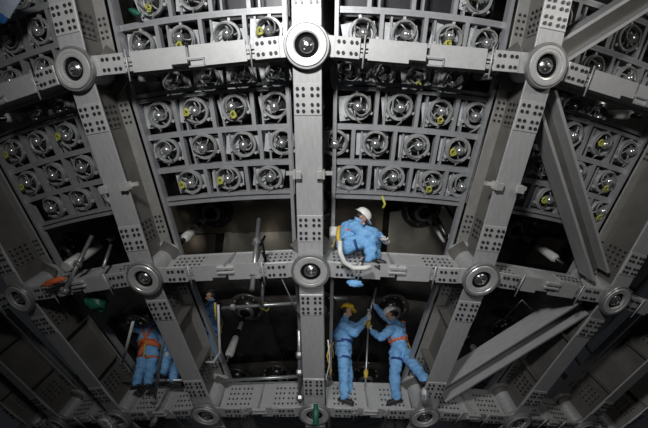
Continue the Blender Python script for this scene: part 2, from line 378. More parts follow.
def rack_template(kind, side):
    rows = rows_lower if kind == 'lo' else rows_upper
    F = fq(rows[1][0] if kind == 'lo' else rows[0][0]); Fi = F.inverted(); t = []
    edges = sorted({r[1] for r in rows} | {r[2] for r in rows}); ua, ub = ((0.08, 0.892), (0.125, 0.93))[side]
    for i in edges:
        m = MB(); arc(m, Fi, i, ua, ub, 0.026, -0.10, 0.0); t.append(('rail', m.mesh('rail', 'rack'), None))
    ei = [rows[0][1], rows[-1][2]] if kind == 'lo' else []
    for i in ei:
        m = MB(); s = -0.026 if i == ei[0] else 0.026
        arc(m, Fi, i+s, ua, ub, 0.024, -0.10, 0.02); t.append(('outer_rail', m.mesh('outer_rail', 'rack'), None))
    for u in (ua, ub):
        m = MB(); a, b = (edges[0], edges[-1])
        n = 4
        for k in range(n): stripe(m, Fi, a+(b-a)*k/n-0.01, a+(b-a)*(k+1)/n+0.01, u, 0.045, -0.11, 0.03)
        t.append(('side_post', m.mesh('side_post', 'rack'), None))
    for ri, (ic, i0, i1) in enumerate(rows):
        us = pos(kind, ri, side)
        for k, u in enumerate(us):
            d = u+0.085 if k < len(us)-1 else None
            if d and k < len(us)-1:
                d = (u+us[k+1])/2-0.012
                m = MB(); stripe(m, Fi, i0, i1, d, 0.055, -0.10, 0.0); t.append(('divider', m.mesh('divider', 'rack'), None))
                m = MB(); stripe(m, Fi, i0, i1, d+0.047, 0.028, -0.13, -0.04); t.append(('spacer_strip', m.mesh('spacer_strip', 'rack'), None))
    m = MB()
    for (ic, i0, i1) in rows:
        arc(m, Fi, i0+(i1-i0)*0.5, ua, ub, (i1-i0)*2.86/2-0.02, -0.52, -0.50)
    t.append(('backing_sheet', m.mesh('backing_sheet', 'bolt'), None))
    return F, t
# the bulb and its holder; local z outward
def pmt_variant(seed, yellow):
    rnd = random.Random(seed); t = []
    s = MB(); s.box((-0.155+rnd.uniform(-.02, .02), -0.005, -0.115), (0.19, 0.33, 0.012)); t.append(('bracket_sheet', s.mesh('bracket_sheet', 'sheet'), None))
    s = MB(); s.box((0.155, 0.0, -0.155), (0.08, 0.26, 0.012)); t.append(('bracket_sheet', s.mesh('bracket_sheet', 'sheet'), None))
    g = MB(); gap = rnd.uniform(0, 6.28)
    g.lathe([(0.140, -0.10), (0.178, -0.10), (0.186, -0.08), (0.186, -0.040), (0.180, -0.025), (0.150, -0.025), (0.140, -0.040), (0.140, -0.10)], 28, smooth=False, cap=False)
    lugs = MB()
    for a in (PI/2, PI/2+2.1, PI/2-2.1):
        lugs.box((0.196*math.cos(a), 0.196*math.sin(a), -0.07), (0.036, 0.05, 0.05), Matrix.Rotation(a-PI/2, 3, 'Z'))
    t.append(('clamp_ring', g.mesh('clamp_ring', 'ring'), None, [('lugs', lugs.mesh('lugs', 'disc'), 'stuff')]))
    tx, ty = rnd.uniform(-.02, .02), rnd.uniform(-.02, .02)
    b = MB(); b.lathe([(1e-4, -0.46), (0.15, -0.42), (0.205, -0.33), (0.20, -0.24), (0.13, -0.15), (0.085, -0.10), (0.075, -0.06), (1e-4, -0.05)], 20)
    t.append(('glass_bulb', b.mesh('glass_bulb', 'bulb'), None))
    c = MB(); c.lathe([(0.062, -0.07), (0.066, -0.02), (0.064, 0.015), (0.052, 0.045), (0.028, 0.062), (1e-4, 0.066)], 16, c=(tx, ty, 0)); t.append(('base_cap', c.mesh('base_cap', 'cap'), None))
    st = MB(); a0 = rnd.uniform(0, 6.28)
    for k in range(4):
        a = a0+k*PI/2; st.tube([(0.066*math.cos(a)+tx, 0.066*math.sin(a)+ty, -0.02), (0.11*math.cos(a+.3), 0.11*math.sin(a+.3), -0.03), (0.165*math.cos(a+.5), 0.165*math.sin(a+.5), -0.06)], 0.011, 5)
    t.append(('spokes', st.mesh('spokes', 'ring'), 'stuff'))
    w_ = MB(); a1 = rnd.uniform(3.3, 6.0); pts = [(tx, ty, 0.055)]
    for k in range(1, 15):
        g_ = a1+k*0.42*(1 if seed % 2 else -1); rr = 0.05+0.11*min(1, k/6)+rnd.uniform(-.008, .008); pts.append((rr*math.cos(g_), rr*math.sin(g_), 0.03-0.004*k+rnd.uniform(-.01, .01)))
    pts.append((rnd.uniform(-.06, .06), -0.20, -0.03)); pts.append((rnd.uniform(-.06, .06), -0.245, -0.06))
    w_.tube(pts, 0.013, 6); t.append(('cable', w_.mesh('cable', 'cable'), None))
    if yellow:
        y_ = MB(); cx, cy = (-0.105, -0.02) if seed % 2 else (-0.02, -0.09)
        for q in range(2):
            y_.tube([(cx+(0.03+rnd.uniform(-.014, .022))*math.cos(k*.8+q), cy+(0.045+rnd.uniform(-.02, .02))*math.sin(k*.8+q), 0.03+0.014*q+rnd.uniform(-.01, .01)) for k in range(12)], 0.009, 6)
        y_.box((cx, cy-0.02, 0.035), (0.05, 0.022, 0.012)); t.append(('tag', y_.mesh('tag', 'yellow'), None))
    return t
PV = [pmt_variant(k, False) for k in range(6)]; PY = [pmt_variant(20+k, True) for k in range(4)]
RT = {(k, s): rack_template(k, s) for k in ('lo', 'up') for s in (0, 1)}
def place_pmt(i, u, r, label, yel, group, rnd):
    P = frame(i, u, r)
    if not seen([P.translation], 6): return
    o = thing('photomultiplier', label, 'light sensor', P@Matrix.Rotation(rnd.uniform(-.25, .25), 4, 'Z'), group)
    inst((PY if yel else PV)[rnd.randrange(4 if yel else 6)], o)
for b in (-4, -3, -2, -1, 0, 1, 2, 3):
    side = 0 if b in (-4, -3, -2, -1) else 1
    for kind in ('up', 'lo'):
        F, tpl = RT[(kind, side)]; rows = rows_lower if kind == 'lo' else rows_upper
        if not seen([S(r[0], b+u, RR) for r in rows for u in (.1, .5, .9)], 0): continue
        Rz = Matrix.Rotation(DLON*b, 4, 'Z'); kn = 'lower' if kind == 'lo' else 'upper'
        o = thing('sensor_rack', 'curved steel rack of sensor cells, %s rack %s' % (kn, bayname(b)), 'rack', Rz@F, 'steel sensor racks'); inst(tpl, o)
        for ri, (ic, i0, i1) in enumerate(rows):
            rn = (['top', 'middle', 'bottom'] if kind == 'lo' else ['bottom', 'second lowest', 'third lowest', 'fourth lowest'])[ri]
            for k, u in enumerate(pos(kind, ri, side)):
                rnd = random.Random(b*100+ri*10+k+(500 if kind == 'up' else 0))
                y = (k in YEL.get((kind, ri, side), ())) if b in (-1, 0) else (rnd.random() < (0.4 if b > 0 else 0.08))
                place_pmt(ic+rnd.uniform(-.006, .006), b+u, RR+0.03, '%s, %s in %s row, %s rack %s' % ('yellow-tagged ring-clamped sensor' if y else 'ring-clamped sensor', (['leftmost', 'middle', 'rightmost'] if len(pos(kind, ri, side)) == 3 else ORD)[k], rn, kn, bayname(b)), y, 'sensors clamped in the racks', rnd)
    if b in (-2, -1, 0, 1):                             # the deeper row seen in the dark slot between the racks
        for k in range(4):
            rnd = random.Random(b*77+k)
            place_pmt(0.07, b+0.2+0.2*k, RR-0.6, 'shadowed sensor, %s in the dark slot under cross beam %s' % (ORD[k], bayname(b)), b >= 0 and k == 2, 'sensors in the dark slot', rnd)

# ------------------------------------------------------------------ mounting rails behind the uprights
def rail_tpl():
    m = MB(); m.box((0, 0, 0), (0.05, UPL*0.965, 0.012)); m.box((0.022, 0, -0.045), (0.008, UPL*0.965, 0.09)); m.box((-0.022, 0, -0.045), (0.008, UPL*0.965, 0.09)); return m.mesh('mounting_rail', 'rack')
RM = rail_tpl()
for i in range(-1, 3):
    for c in range(-3, 5):
        for s in (-1, 1):
            k0 = 0.112 if c == 0 else 0.078 if c*s > 0 or c < 0 < s or s < 0 < c else 0.095
            k0 += 0.012 if (c == 0 and s > 0) else 0
            g_ = (1.0, 1.0, 1.25, 1.5, 1.8) if c else (1, 1, 1.05, 1.15, 1.3)
            A, B = S(i, c+s*k0*g_[i+1], 19.82), S(i+1, c+s*k0*g_[i+2], 19.82)
            if not seen([A.lerp(B, k/6) for k in range(7)], 0): continue
            Mx, L = span(A, B, (A+B)/2)
            thing('mounting_rail', 'thin steel channel rail %s of the %s upright, %s' % ('left' if s < 0 else 'right', COLN[c], SEC[i].replace('stretch ', '')), 'rail', Mx, 'channel rails beside the uprights', RM)

# ------------------------------------------------------------------ acrylic vessel, its hubs and rods
AR = 17.8
ac = thing('acrylic_vessel', 'huge dark curved acrylic vessel behind the steel lattice', 'vessel', frame(1.3, 0.5, AR))
AF = ac.matrix_world.inverted()
def patch(i0, i1, u0, u1, r, th, n, m):
    q = MB(); vs = []; N = n+1
    for rr in (r, r-th):
        for a in range(N):
            for b in range(N): vs.append(AF@S(i0+(i1-i0)*a/n, u0+(u1-u0)*b/n, rr))
    fs = []
    for a in range(n):
        for b in range(n):
            p = a*N+b; fs.append((p, p+N, p+N+1, p+1)); p += N*N; fs.append((p, p+1, p+N+1, p+N))
    for a in range(n):
        for (p, q2) in ((a, a+1), ((n*N)+a+1, n*N+a), ((a+1)*N, a*N), (a*N+n, (a+1)*N+n)): fs.append((p, q2, q2+N*N, p+N*N))
    q.add(vs, fs, True); return q.mesh('panel', m)
for a in range(-4, 5):
    for b in range(-5, 6):
        i0, u0 = a*0.9+0.10, b*1.5-0.75
        link('panel', patch(i0+0.012, i0+0.888, u0+0.012, u0+1.488, AR, 0.06, 4, 'acrylic'), ac)
link('bonded_seam', patch(-4, 5.5, -8.5, 9.0, AR-0.03, 0.05, 24, 'seam'), ac)
link('closing_cap', patch(5.4, 5.25, -8.5, 21.5, AR-0.05, 0.05, 24, 'acrylic'), ac)
def sheet(pts, m, name, label):                        # loose sheets taped onto the vessel
    P = [hit(x, y, AR+0.02) for x, y in pts]; c = sum(P, Vector())/len(P); Mx = T(*c)
    q = MB(); nn = 8; g = []
    for a in range(nn+1):
        for b in range(nn+1):
            p = P[0].lerp(P[1], b/nn).lerp(P[3].lerp(P[2], b/nn), a/nn); p = p.normalized()*(AR+0.03+0.02*noise.noise(p*2.1)); g.append(p-c)
    fs = [(a*(nn+1)+b, (a+1)*(nn+1)+b, (a+1)*(nn+1)+b+1, a*(nn+1)+b+1) for a in range(nn) for b in range(nn)]
    N2 = len(g); q.add(g+[p*1-(c.normalized()*0.012) for p in g], fs+[tuple(N2+k for k in f[::-1]) for f in fs], True)
    thing(name, label, 'cover sheet', Mx, None, q.mesh(name, m))
sheet([(150, 196), (300, 196), (300, 232), (165, 232)], 'film', 'film_sheet', 'dark brown film over the vessel under the rack left of the central upright')
sheet([(225, 232), (300, 231), (300, 256), (222, 256)], 'paper', 'paper_sheet', 'pale beige sheet on the vessel just left of the central upright')
sheet([(172, 236), (216, 234), (214, 258), (176, 258)], 'film', 'film_sheet', 'small brown film patch beside the first left upright')
sheet([(330, 196), (384, 197), (380, 262), (330, 262)], 'film', 'film_sheet', 'brown film on the vessel behind the crouching worker')
sheet([(390, 212), (444, 206), (480, 262), (386, 262)], 'paper', 'paper_sheet', 'large beige sheet on the vessel right of the crouching worker')
sheet([(444, 200), (500, 204), (492, 240), (466, 240)], 'film', 'film_sheet', 'brown film strip beside the first right upright')
sheet([(540, 236), (572, 240), (566, 270), (524, 262)], 'film', 'film_sheet', 'brown film patch low in the gap right of the first right upright')

def hub_tpl():
    a = MB(); a.lathe([(0.40, 0.0), (0.40, 0.03), (0.36, 0.05), (0.34, 0.03), (0.30, 0.03)], 28, cap=False); b = MB(); b.lathe([(0.28, 0.0), (0.28, 0.06), (0.22, 0.15), (0.12, 0.21), (1e-4, 0.22)], 24)
    c = MB(); c.lathe([(0.17, 0.12), (0.20, 0.17), (0.17, 0.22), (0.13, 0.24), (0.12, 0.2), (0.17, 0.12)], 20, cap=False)
    d = MB()
    for k in range(8): d.bolt((0.32*math.cos(k*PI/4), 0.32*math.sin(k*PI/4), 0.03), 'z', 0.02, 0.03)
    return [('base_ring', a.mesh('base_ring', 'seam'), None), ('dome', b.mesh('dome', 'rod'), None), ('collar', c.mesh('collar', 'rim'), None), ('studs', d.mesh('studs', 'ring'), 'stuff')]
HT = hub_tpl()
for i in range(0, 4):
    for c in range(-4, 5):
        F = frame(i, c, AR+0.02)
        if not seen([F.translation], 15): continue
        inst(HT, thing('vessel_hub', 'domed anchor hub on the vessel behind the %s upright, %s row' % (COLN[c], ROWN[i]), 'anchor', F, 'anchor hubs on the vessel'))
rodm = [MB(), MB(), MB()]
rodm[0].tube([(0, 0, 0.20), (0, 0, 1.60)], 0.038, 10); rodm[1].lathe([(0.045, 0.90), (0.072, 0.95), (0.085, 1.38), (0.05, 1.42)], 14); rodm[2].lathe([(0.04, 0.50), (0.052, 0.52), (0.052, 0.70), (0.04, 0.72)], 12)
RODT = [('rod', rodm[0].mesh('rod', 'rod'), None), ('sleeve', rodm[1].mesh('sleeve', 'white'), None), ('coupler', rodm[2].mesh('coupler', 'ring'), None)]
for i in range(0, 3):
    for c in range(-4, 5):
        F = frame(i, c, AR)
        if not seen([F.translation, S(i, c, 19.8)], 5): continue
        inst(RODT, thing('support_rod', 'black support rod with white sleeve reaching the hub of the %s upright, %s row' % (COLN[c], ROWN[i]), 'rod', F, 'support rods to the vessel'))

# ------------------------------------------------------------------ column lugs, scaffold tubes, ropes and loose things
def lugs(c, i):
    F = frame(i, c, FR); o = thing('rail_bracket', 'small bolted bracket across the %s upright under the sensor racks' % COLN[c], 'bracket', F, 'rail brackets on the uprights')
    for s in (-1, 1):
        m = MB(); m.box((s*0.13, 0, 0.012), (0.07, 0.10, 0.024), ch=0.004); m.box((s*0.185, 0, -0.04), (0.03, 0.10, 0.14)); m.box((s*0.24, 0.0, -0.1), (0.12, 0.05, 0.03)); link('lug', m.mesh('lug', 'disc'), o)
for c in (-1, 0, 1): lugs(c, 0.53)
def pole(pts, r, label, m='tube', name='scaffold_tube', cat='tube', joints=(), n=10, group=None, jm='rim'):
    P = [Vector(p) for p in pts]; c = P[0]
    q = MB(); q.tube([p-c for p in P], r, n); o = thing(name, label, cat, T(*c), group)
    link('tube', q.mesh('tube', m), o)
    for t in joints:
        a = (P[0].lerp(P[-1], t))-c; d = (P[-1]-P[0]).normalized(); k = MB(); k.tube([a-d*0.04, a+d*0.04], r*1.9, 8); k.box(a+Vector((0, -r*1.6, 0)), (0.05, 0.05, 0.05)); link('coupler', k.mesh('coupler', jm), o)
    return o
pole([hit(259, 219, 19.6), hit(252, 290, 20.55)], 0.035, 'leaning grey scaffold tube over the middle cross beam left of the central upright', joints=(0.35, 0.8))
pole([hit(222, 308, 20.1), hit(297, 303, 20.1)], 0.026, 'short level tube hanging under the middle cross beam left of centre', joints=(0.15,))
pole([hit(263, 282, 20.15), hit(262, 305, 20.13)], 0.026, 'short upright tube meeting the short level tube')
pole([hit(216, 381, 19.95), hit(303, 376, 19.95)], 0.028, 'long level tube above the lower cross beam left of centre', joints=(0.97,))
pole([hit(299, 330, 20.1), hit(300, 400, 20.4)], 0.03, 'upright tube with a foot beside the central upright', joints=(0.35, 0.6, 0.97))
pole([hit(92, 236, 19.9), hit(63, 294, 20.6)], 0.032, 'steep scaffold tube left of the middle hub of first left upright', joints=(0.5, 0.95))
pole([hit(111, 245, 19.8), hit(103, 268, 20.2)], 0.026, 'short tilted tube beside the steep scaffold tube')
pole([hit(80, 257, 19.9), hit(66, 267, 20.2)], 0.085, 'stubby pale cylinder lying on the middle cross beam far left', m='white')
pole([hit(112, 381, 20.0), hit(187, 380, 20.0)], 0.028, 'level tube in front of the feet of the worker at left')
pole([hit(166, 322, 20.1), hit(154, 403, 20.5)], 0.028, 'slanted tube with clamped foot right of the worker at left', joints=(0.97,))
pole([hit(133, 322, 20.1), hit(123, 362, 20.2)], 0.024, 'thin slanted tube held by the worker at left', m='white')
pole([hit(262, 252, 20.35), hit(266, 262, 20.38), hit(262, 240, 20.3), hit(265, 236, 20.2), hit(260, 246, 20.3)], 0.016, 'dark looped hose hooked on the leaning scaffold tube', m='black', name='hose', cat='hose')
pole([hit(280, 275, 20.4), hit(300, 318, 20.3)], 0.008, 'thin slack wire under the cross beam beside the central upright', m='cable', name='wire', cat='wire', n=5)
pole([hit(218, 305, 19.9), hit(219, 330, 19.95), hit(220, 352, 20.0), hit(214, 362, 20.0), hit(205, 362, 20.0)], 0.022, 'pale curved hose beside the blue worker in the left gap', m='white', name='hose', cat='hose')
pole([hit(215, 303, 20.0), hit(215.5, 314, 20.0), hit(216, 322, 20.0)], 0.016, 'short yellow rope at the blue worker in the left gap', m='rope', name='rope', cat='rope', n=6)
pole([hit(328, 340, 20.35), hit(330, 362, 20.4), hit(326, 378, 20.45), hit(329, 386, 20.45)], 0.010, 'white cord dangling beside the central upright', m='white', name='cord', cat='cord', n=6)
pole([hit(330, 345, 20.3), hit(327, 356, 20.35), hit(331, 370, 20.4), hit(330, 380, 20.4)], 0.012, 'yellow rope dangling beside the central upright', m='rope', name='rope', cat='rope', n=6)
pole([hit(382, 196, 19.8), hit(385, 204, 19.82), hit(383, 208, 19.84)], 0.018, 'yellow coil end dangling under the rack right of centre', m='yellow', name='cable_end', cat='cable', n=6)
pole([hit(430, 206, 18.6), hit(446, 236, 19.4)], 0.045, 'dark thick strut below the rack with pale middle band', m='rod', name='strut', cat='rod')
pole([hit(503, 320, 18.6), hit(522, 300, 18.7), hit(540, 318, 18.9)], 0.02, 'bent steel rod behind the wide diagonal brace', name='bent_rod', cat='rod')
pole([hit(264, 302, 20.0), hit(270, 306, 20.0), hit(267, 311, 20.0), hit(261, 308, 20.0)], 0.014, 'small pale coil hanging from the short level tube', m='yellow', name='coil', cat='coil', n=6)
pole([hit(580, 335, 19.2), hit(596, 362, 19.4)], 0.03, 'grey tube in the lower right gap, upper of two', group=None)
pole([hit(572, 352, 19.2), hit(584, 372, 19.3)], 0.03, 'grey tube in the lower right gap, lower of two')
def lump(pts, r, m, name, label, cat, seed=0, sub=3):   # soft crumpled lump
    bm = bmesh.new(); bmesh.ops.create_icosphere(bm, subdivisions=sub, radius=1)
    c = sum(pts, Vector())/len(pts); d = (pts[-1]-pts[0]); L = d.length/2+r; Q = d.to_track_quat('X', 'Z') if d.length > 1e-3 else Matrix.Identity(3).to_quaternion()
    for v in bm.verts:
        n_ = v.co.copy(); k = 1+0.35*noise.noise(n_*2.1+Vector((seed, 0, 0)))+0.2*noise.noise(n_*5+Vector((0, seed, 0)))
        v.co = Q@Vector((n_.x*L*k, n_.y*r*k, n_.z*r*k))
    me = bpy.data.meshes.new(name); bm.to_mesh(me); bm.free(); me.materials.append(M[m])
    for p in me.polygons: p.use_smooth = True
    return thing(name, label, cat, T(*c), None, me)
def ribbon(mb, pts, wd, th, side):
    n = len(pts); vs = []
    for i, p in enumerate(pts):
        t = (pts[min(i+1, n-1)]-pts[max(i-1, 0)]).normalized(); a = side[i] if isinstance(side, list) else side
        a = (a-t*a.dot(t)).normalized(); b = t.cross(a)
        for s, q in ((-1, -1), (1, -1), (1, 1), (-1, 1)): vs.append(p+a*wd/2*s+b*th/2*q)
    fs = [(4*i+k, 4*i+(k+1) % 4, 4*i+4+(k+1) % 4, 4*i+4+k) for i in range(n-1) for k in range(4)]+[(0, 3, 2, 1), (4*n-4, 4*n-3, 4*n-2, 4*n-1)]
    mb.add(vs, fs, True)
lump([hit(44, 285, 20.55), hit(62, 279, 20.55)], 0.05, 'orange', 'webbing_bundle', 'orange webbing bundle on the middle cross beam at far left', 'strap', 3)
lump([hit(350, 283, 20.5), hit(359, 284, 20.5)], 0.05, 'suit', 'cloth_bundle', 'light blue cloth tied under the middle cross beam right of centre', 'cloth', 5)
lump([hit(94, 300, 20.2), hit(99, 304, 20.2)], 0.13, 'green', 'wrapped_bundle', 'dark green wrapped bundle under the middle cross beam at far left', 'bundle', 9)
lump([hit(103, 420, 20.7), hit(112, 426, 20.7)], 0.10, 'foil', 'plastic_wrap', 'crumpled shiny wrap at the bottom left edge of the photo', 'wrap', 2)
lump([hit(152, 425, 20.7), hit(155, 420, 20.7)], 0.05, 'foil', 'plastic_wrap', 'small bright scrap of wrap under the lower cross beam at left', 'wrap', 7)
lump([hit(132, 11, 19.85), hit(138, 14, 19.85)], 0.04, 'green', 'green_tie', 'green tie tangled on a cable in the upper rack', 'tie', 4)
lump([hit(425, 400, 20.66), hit(424, 392, 20.6)], 0.07, 'foil', 'plastic_wrap', 'crumpled clear wrap by the hub under the stretched boot', 'wrap', 12)
g = MB(); q0 = hit(316, 404, 20.62); g.tube([Vector((0, 0, 0)), Vector((0, 0, -.12)), Vector((0, 0, -.30))], [0.035, 0.05, 0.045], 12)
thing('green_bottle', 'green wrapped tube hanging over the lower hub of the central upright', 'tube', T(*q0), None, g.mesh('green_bottle', 'green'))
def tarp(P, m, label):
    c = sum(P, Vector())/4; g = []; nn = 10
    for a in range(nn+1):
        for b in range(nn+1):
            p = P[0].lerp(P[1], b/nn).lerp(P[3].lerp(P[2], b/nn), a/nn)-c; g.append(p+c.normalized()*0.05*noise.noise(p*4))
    fs = [(a*(nn+1)+b, (a+1)*(nn+1)+b, (a+1)*(nn+1)+b+1, a*(nn+1)+b+1) for a in range(nn) for b in range(nn)]; N2 = len(g); q = MB()
    q.add(g+[p-c.normalized()*0.01 for p in g], fs+[tuple(N2+k for k in f[::-1]) for f in fs], True); thing('tarpaulin', label, 'sheet', T(*c), None, q.mesh('tarpaulin', m))
tarp([hit(-20, -25, 20.3), hit(26, -12, 20.2), hit(11, 19, 20.2), hit(-20, 4, 20.3)], 'tarp', 'pale bluish sheet in the top left corner of the photo')
tarp([hit(-20, 2, 20.25), hit(10, 17, 20.2), hit(6, 24, 20.2), hit(-20, 20, 20.25)], 'cover', 'deep blue sheet edge hanging under the pale sheet at top left')

# ------------------------------------------------------------------ workers
def ell(mb, A, B, ra, rb, sx=1.0, side=None, n=14):     # tapered capsule; sx flattens along 'side' direction
    d = B-A; L = d.length; q = d.to_track_quat('Z', 'Y').to_matrix() if L > 1e-6 else Matrix.Identity(3); vs = []; fs = []; prof = []
    for k in range(5): g = PI/2*k/4; prof.append((ra*math.sin(g) if k else 1e-4, -ra*math.cos(g)))
    for k in range(5): g = PI/2*(1-k/4); prof.append((rb*math.sin(g) if k < 4 else 1e-4, L+rb*math.cos(g)))
    for r_, z in prof:
        for k in range(n): g = 2*PI*k/n; vs.append(q@Vector((r_*math.cos(g), r_*math.sin(g), z)))
    if side is not None and sx != 1.0:
        s = side.normalized(); vs = [v+s*(v.dot(s)*(sx-1)) for v in vs]
    for i in range(len(prof)-1):
        for k in range(n): fs.append((i*n+k, i*n+(k+1) % n, (i+1)*n+(k+1) % n, (i+1)*n+k))
    mb.add([v+A for v in vs], fs)
def person(label, J, face, lat, helmet, extra=None, hscale=1.0, name='person'):
    """J: joints; face: direction the head looks; lat: towards the person's left."""
    org = (J['anL']+J['anR'])/2; org = Vector((org.x, org.y, min(J['anL'].z, J['anR'].z)-0.08))
    j = {k: v-org for k, v in J.items()}; lat = lat.normalized(); face = face.normalized()
    o = thing(name, label, 'person', T(*org), 'workers in blue coveralls')
    b = MB(); seg = []
    def S_(a, c, ra, rb, tag, sx=1.0, side=None):
        if tag == 's': ra *= 1.07; rb *= 1.07
        ell(b, a, c, ra, rb, sx, side); seg.append((a, c, max(ra, rb), tag))
    upv = (j['neck']-j['pel']).normalized(); head = j['head']; hu = (head-j['neck']).normalized(); hl = hu.cross(face).normalized(); hf = hl.cross(hu).normalized()*-1
    if hf.dot(face) < 0: hf = -hf
    # torso
    ch = j['chest']; S_(j['pel'], j['pel']+upv*0.08, 0.145, 0.135, 's', 1.18, lat); S_(j['pel']+upv*0.08, ch, 0.132, 0.150, 's', 1.18, lat)
    S_(ch, j['neck']-upv*0.07, 0.150, 0.085, 's', 1.25, lat)
    S_(j['shL'], j['shR'], 0.082, 0.082, 's'); S_(j['neck']-upv*0.05, head-hu*0.02, 0.058, 0.054, 'k')
    # head with brow, nose, jaw, ears
    S_(head+hu*0.02-hf*0.008, head+hu*0.03+hf*0.005, 0.088, 0.088, 'k', 0.88, hl); S_(head-hu*0.05+hf*0.025, head-hu*0.065+hf*0.04, 0.058, 0.045, 'k', 0.9, hl)
    S_(head-hu*0.005+hf*0.085, head-hu*0.028+hf*0.105, 0.010, 0.014, 'k'); S_(head+hu*0.025+hf*0.078-hl*0.03, head+hu*0.025+hf*0.078+hl*0.03, 0.014, 0.014, 'k')
    S_(head-hu*0.058+hf*0.088-hl*0.012, head-hu*0.058+hf*0.088+hl*0.012, 0.010, 0.010, 'k')
    for s in (-1, 1): S_(head+hl*s*0.082-hu*0.015, head+hl*s*0.086+hu*0.02, 0.014, 0.018, 'k')
    for s in 'LR':
        S_(j['sh'+s], j['el'+s], 0.078, 0.060, 's'); S_(j['el'+s], j['wr'+s], 0.061, 0.046, 's')
        hip = j['hip'+s]; S_(hip, j['kn'+s], 0.112, 0.080, 's'); S_(j['kn'+s], j['an'+s], 0.084, 0.066, 's')
        # hand: palm, four fingers, thumb from the side of the palm
        wr = j['wr'+s]; d = (wr-j['el'+s]).normalized(); hd = j.get('hand'+s); d = (hd-wr).normalized() if hd is not None else d
        pn = d.cross(lat); pn = (pn if pn.length > 0.2 else d.cross(upv)).normalized(); sd = pn.cross(d).normalized()
        S_(wr, wr+d*0.075, 0.030, 0.037, 'g', 0.62, pn)
        for f, (off, ln) in enumerate(((-0.033, 0.062), (-0.011, 0.070), (0.011, 0.066), (0.032, 0.050))):
            a = wr+d*0.085+sd*off; m1 = a+d*ln*0.55+pn*0.012; m2 = m1+d*ln*0.25+pn*ln*0.5; m3 = m2-d*ln*0.12+pn*ln*0.35
            S_(a, m1, 0.0125, 0.0115, 'g'); S_(m1, m2, 0.0115, 0.0105, 'g'); S_(m2, m3, 0.0105, 0.0095, 'g')
        a = wr+d*0.025-sd*0.030; m1 = a-sd*0.028+d*0.030+pn*0.012; m2 = m1+d*0.030+pn*0.018
        S_(a, m1, 0.015, 0.0135, 'g'); S_(m1, m2, 0.0135, 0.011, 'g')
    me = b.mesh('body_source', 'suit'); tmp = bpy.data.objects.new('tmp', me); C.objects.link(tmp)
    md = tmp.modifiers.new('r', 'REMESH'); md.mode = 'VOXEL'; md.voxel_size = 0.0105; md.use_smooth_shade = True
    sm = tmp.modifiers.new('s', 'SMOOTH'); sm.factor = 0.5; sm.iterations = 2
    dg = bpy.context.evaluated_depsgraph_get(); nm = bpy.data.meshes.new_from_object(tmp.evaluated_get(dg)); bpy.data.objects.remove(tmp); bpy.data.meshes.remove(me); nm.name = 'body'
    n = len(nm.vertices); co = np.empty(n*3); nm.vertices.foreach_get('co', co); co = co.reshape(-1, 3); best = np.full(n, 9.0); tg = np.zeros(n, int); tags = {'s': 0, 'k': 1, 'g': 2}
    for a, c, r_, t_ in seg:
        A = np.array(a); D = np.array(c)-A; L2 = max(D@D, 1e-9); tt = np.clip((co-A)@D/L2, 0, 1); dd = np.linalg.norm(co-(A+tt[:, None]*D), axis=1)/r_
        k = dd < best; best[k] = dd[k]; tg[k] = tags[t_]
    nr = np.empty(n*3); nm.vertices.foreach_get('normal', nr); nr = nr.reshape(-1, 3)
    for i in np.nonzero(tg == 0)[0]:                      # creases of the loose coverall
        p = Vector(co[i]); k = 0.026*noise.noise(Vector((p.x*8, p.y*8, p.z*15)))+0.012*(1-abs(noise.noise(p*16)))
        co[i] += nr[i]*k
    nm.vertices.foreach_set('co', co.ravel()); nm.materials.clear()
    for q in ('suit', 'skin', 'glove'): nm.materials.append(M[q])
    nf = len(nm.polygons); ls = np.empty(nf, int); nm.polygons.foreach_get('loop_start', ls); lv = np.empty(len(nm.loops), int); nm.loops.foreach_get('vertex_index', lv)
    nm.polygons.foreach_set('material_index', tg[lv[ls]]); nm.polygons.foreach_set('use_smooth', [True]*nf); nm.update()
    link('body', nm, o)
    # eyes, hair, helmet with brim
    for s in (-1, 1): e = MB(); e.ball(head+hu*0.008+hf*0.083+hl*s*0.032, 0.011, 10); link('eye', e.mesh('eye', 'shoe'), o)
    Q = Matrix((hl, hf, hu)).transposed()
    if Q.determinant() < 0: Q = Matrix((-hl, hf, hu)).transposed()
    hr = MB(); hr.ball(head+hu*0.018-hf*0.022, 0.090, 16, Q@Matrix.Diagonal((0.92, 0.92, 1.0))); link('hair', hr.mesh('hair', 'hair'), o)
    hm = MB(); c0 = head+hu*0.048
    hm.lathe([(0.118, 0.0), (0.121, 0.02), (0.112, 0.065), (0.085, 0.10), (0.045, 0.12), (1e-4, 0.126)], 24, Q@Matrix.Diagonal((0.92, 1.08, 1)), True, c0)
    hh = link('helmet', hm.mesh('helmet', helmet), o)
    br = MB(); br.lathe([(0.112, 0.0), (0.135, -0.006), (0.137, 0.0), (0.118, 0.012)], 24, Q@Matrix.Diagonal((0.92, 1.10, 1)), True, c0)
    pk = [c0+Q@Vector((0.09*math.sin(t), 0.12+0.065*math.cos(t), -0.006)) for t in [(-1.4+k*0.35) for k in range(9)]]
    br.add([tuple(p+hu*z) for z in (0, 0.008) for p in pk], [tuple(range(9))[::-1], tuple(range(9, 18))]+[(i, (i+1) % 9, 9+(i+1) % 9, 9+i) for i in range(9)])
    link('brim', br.mesh('brim', helmet), hh)
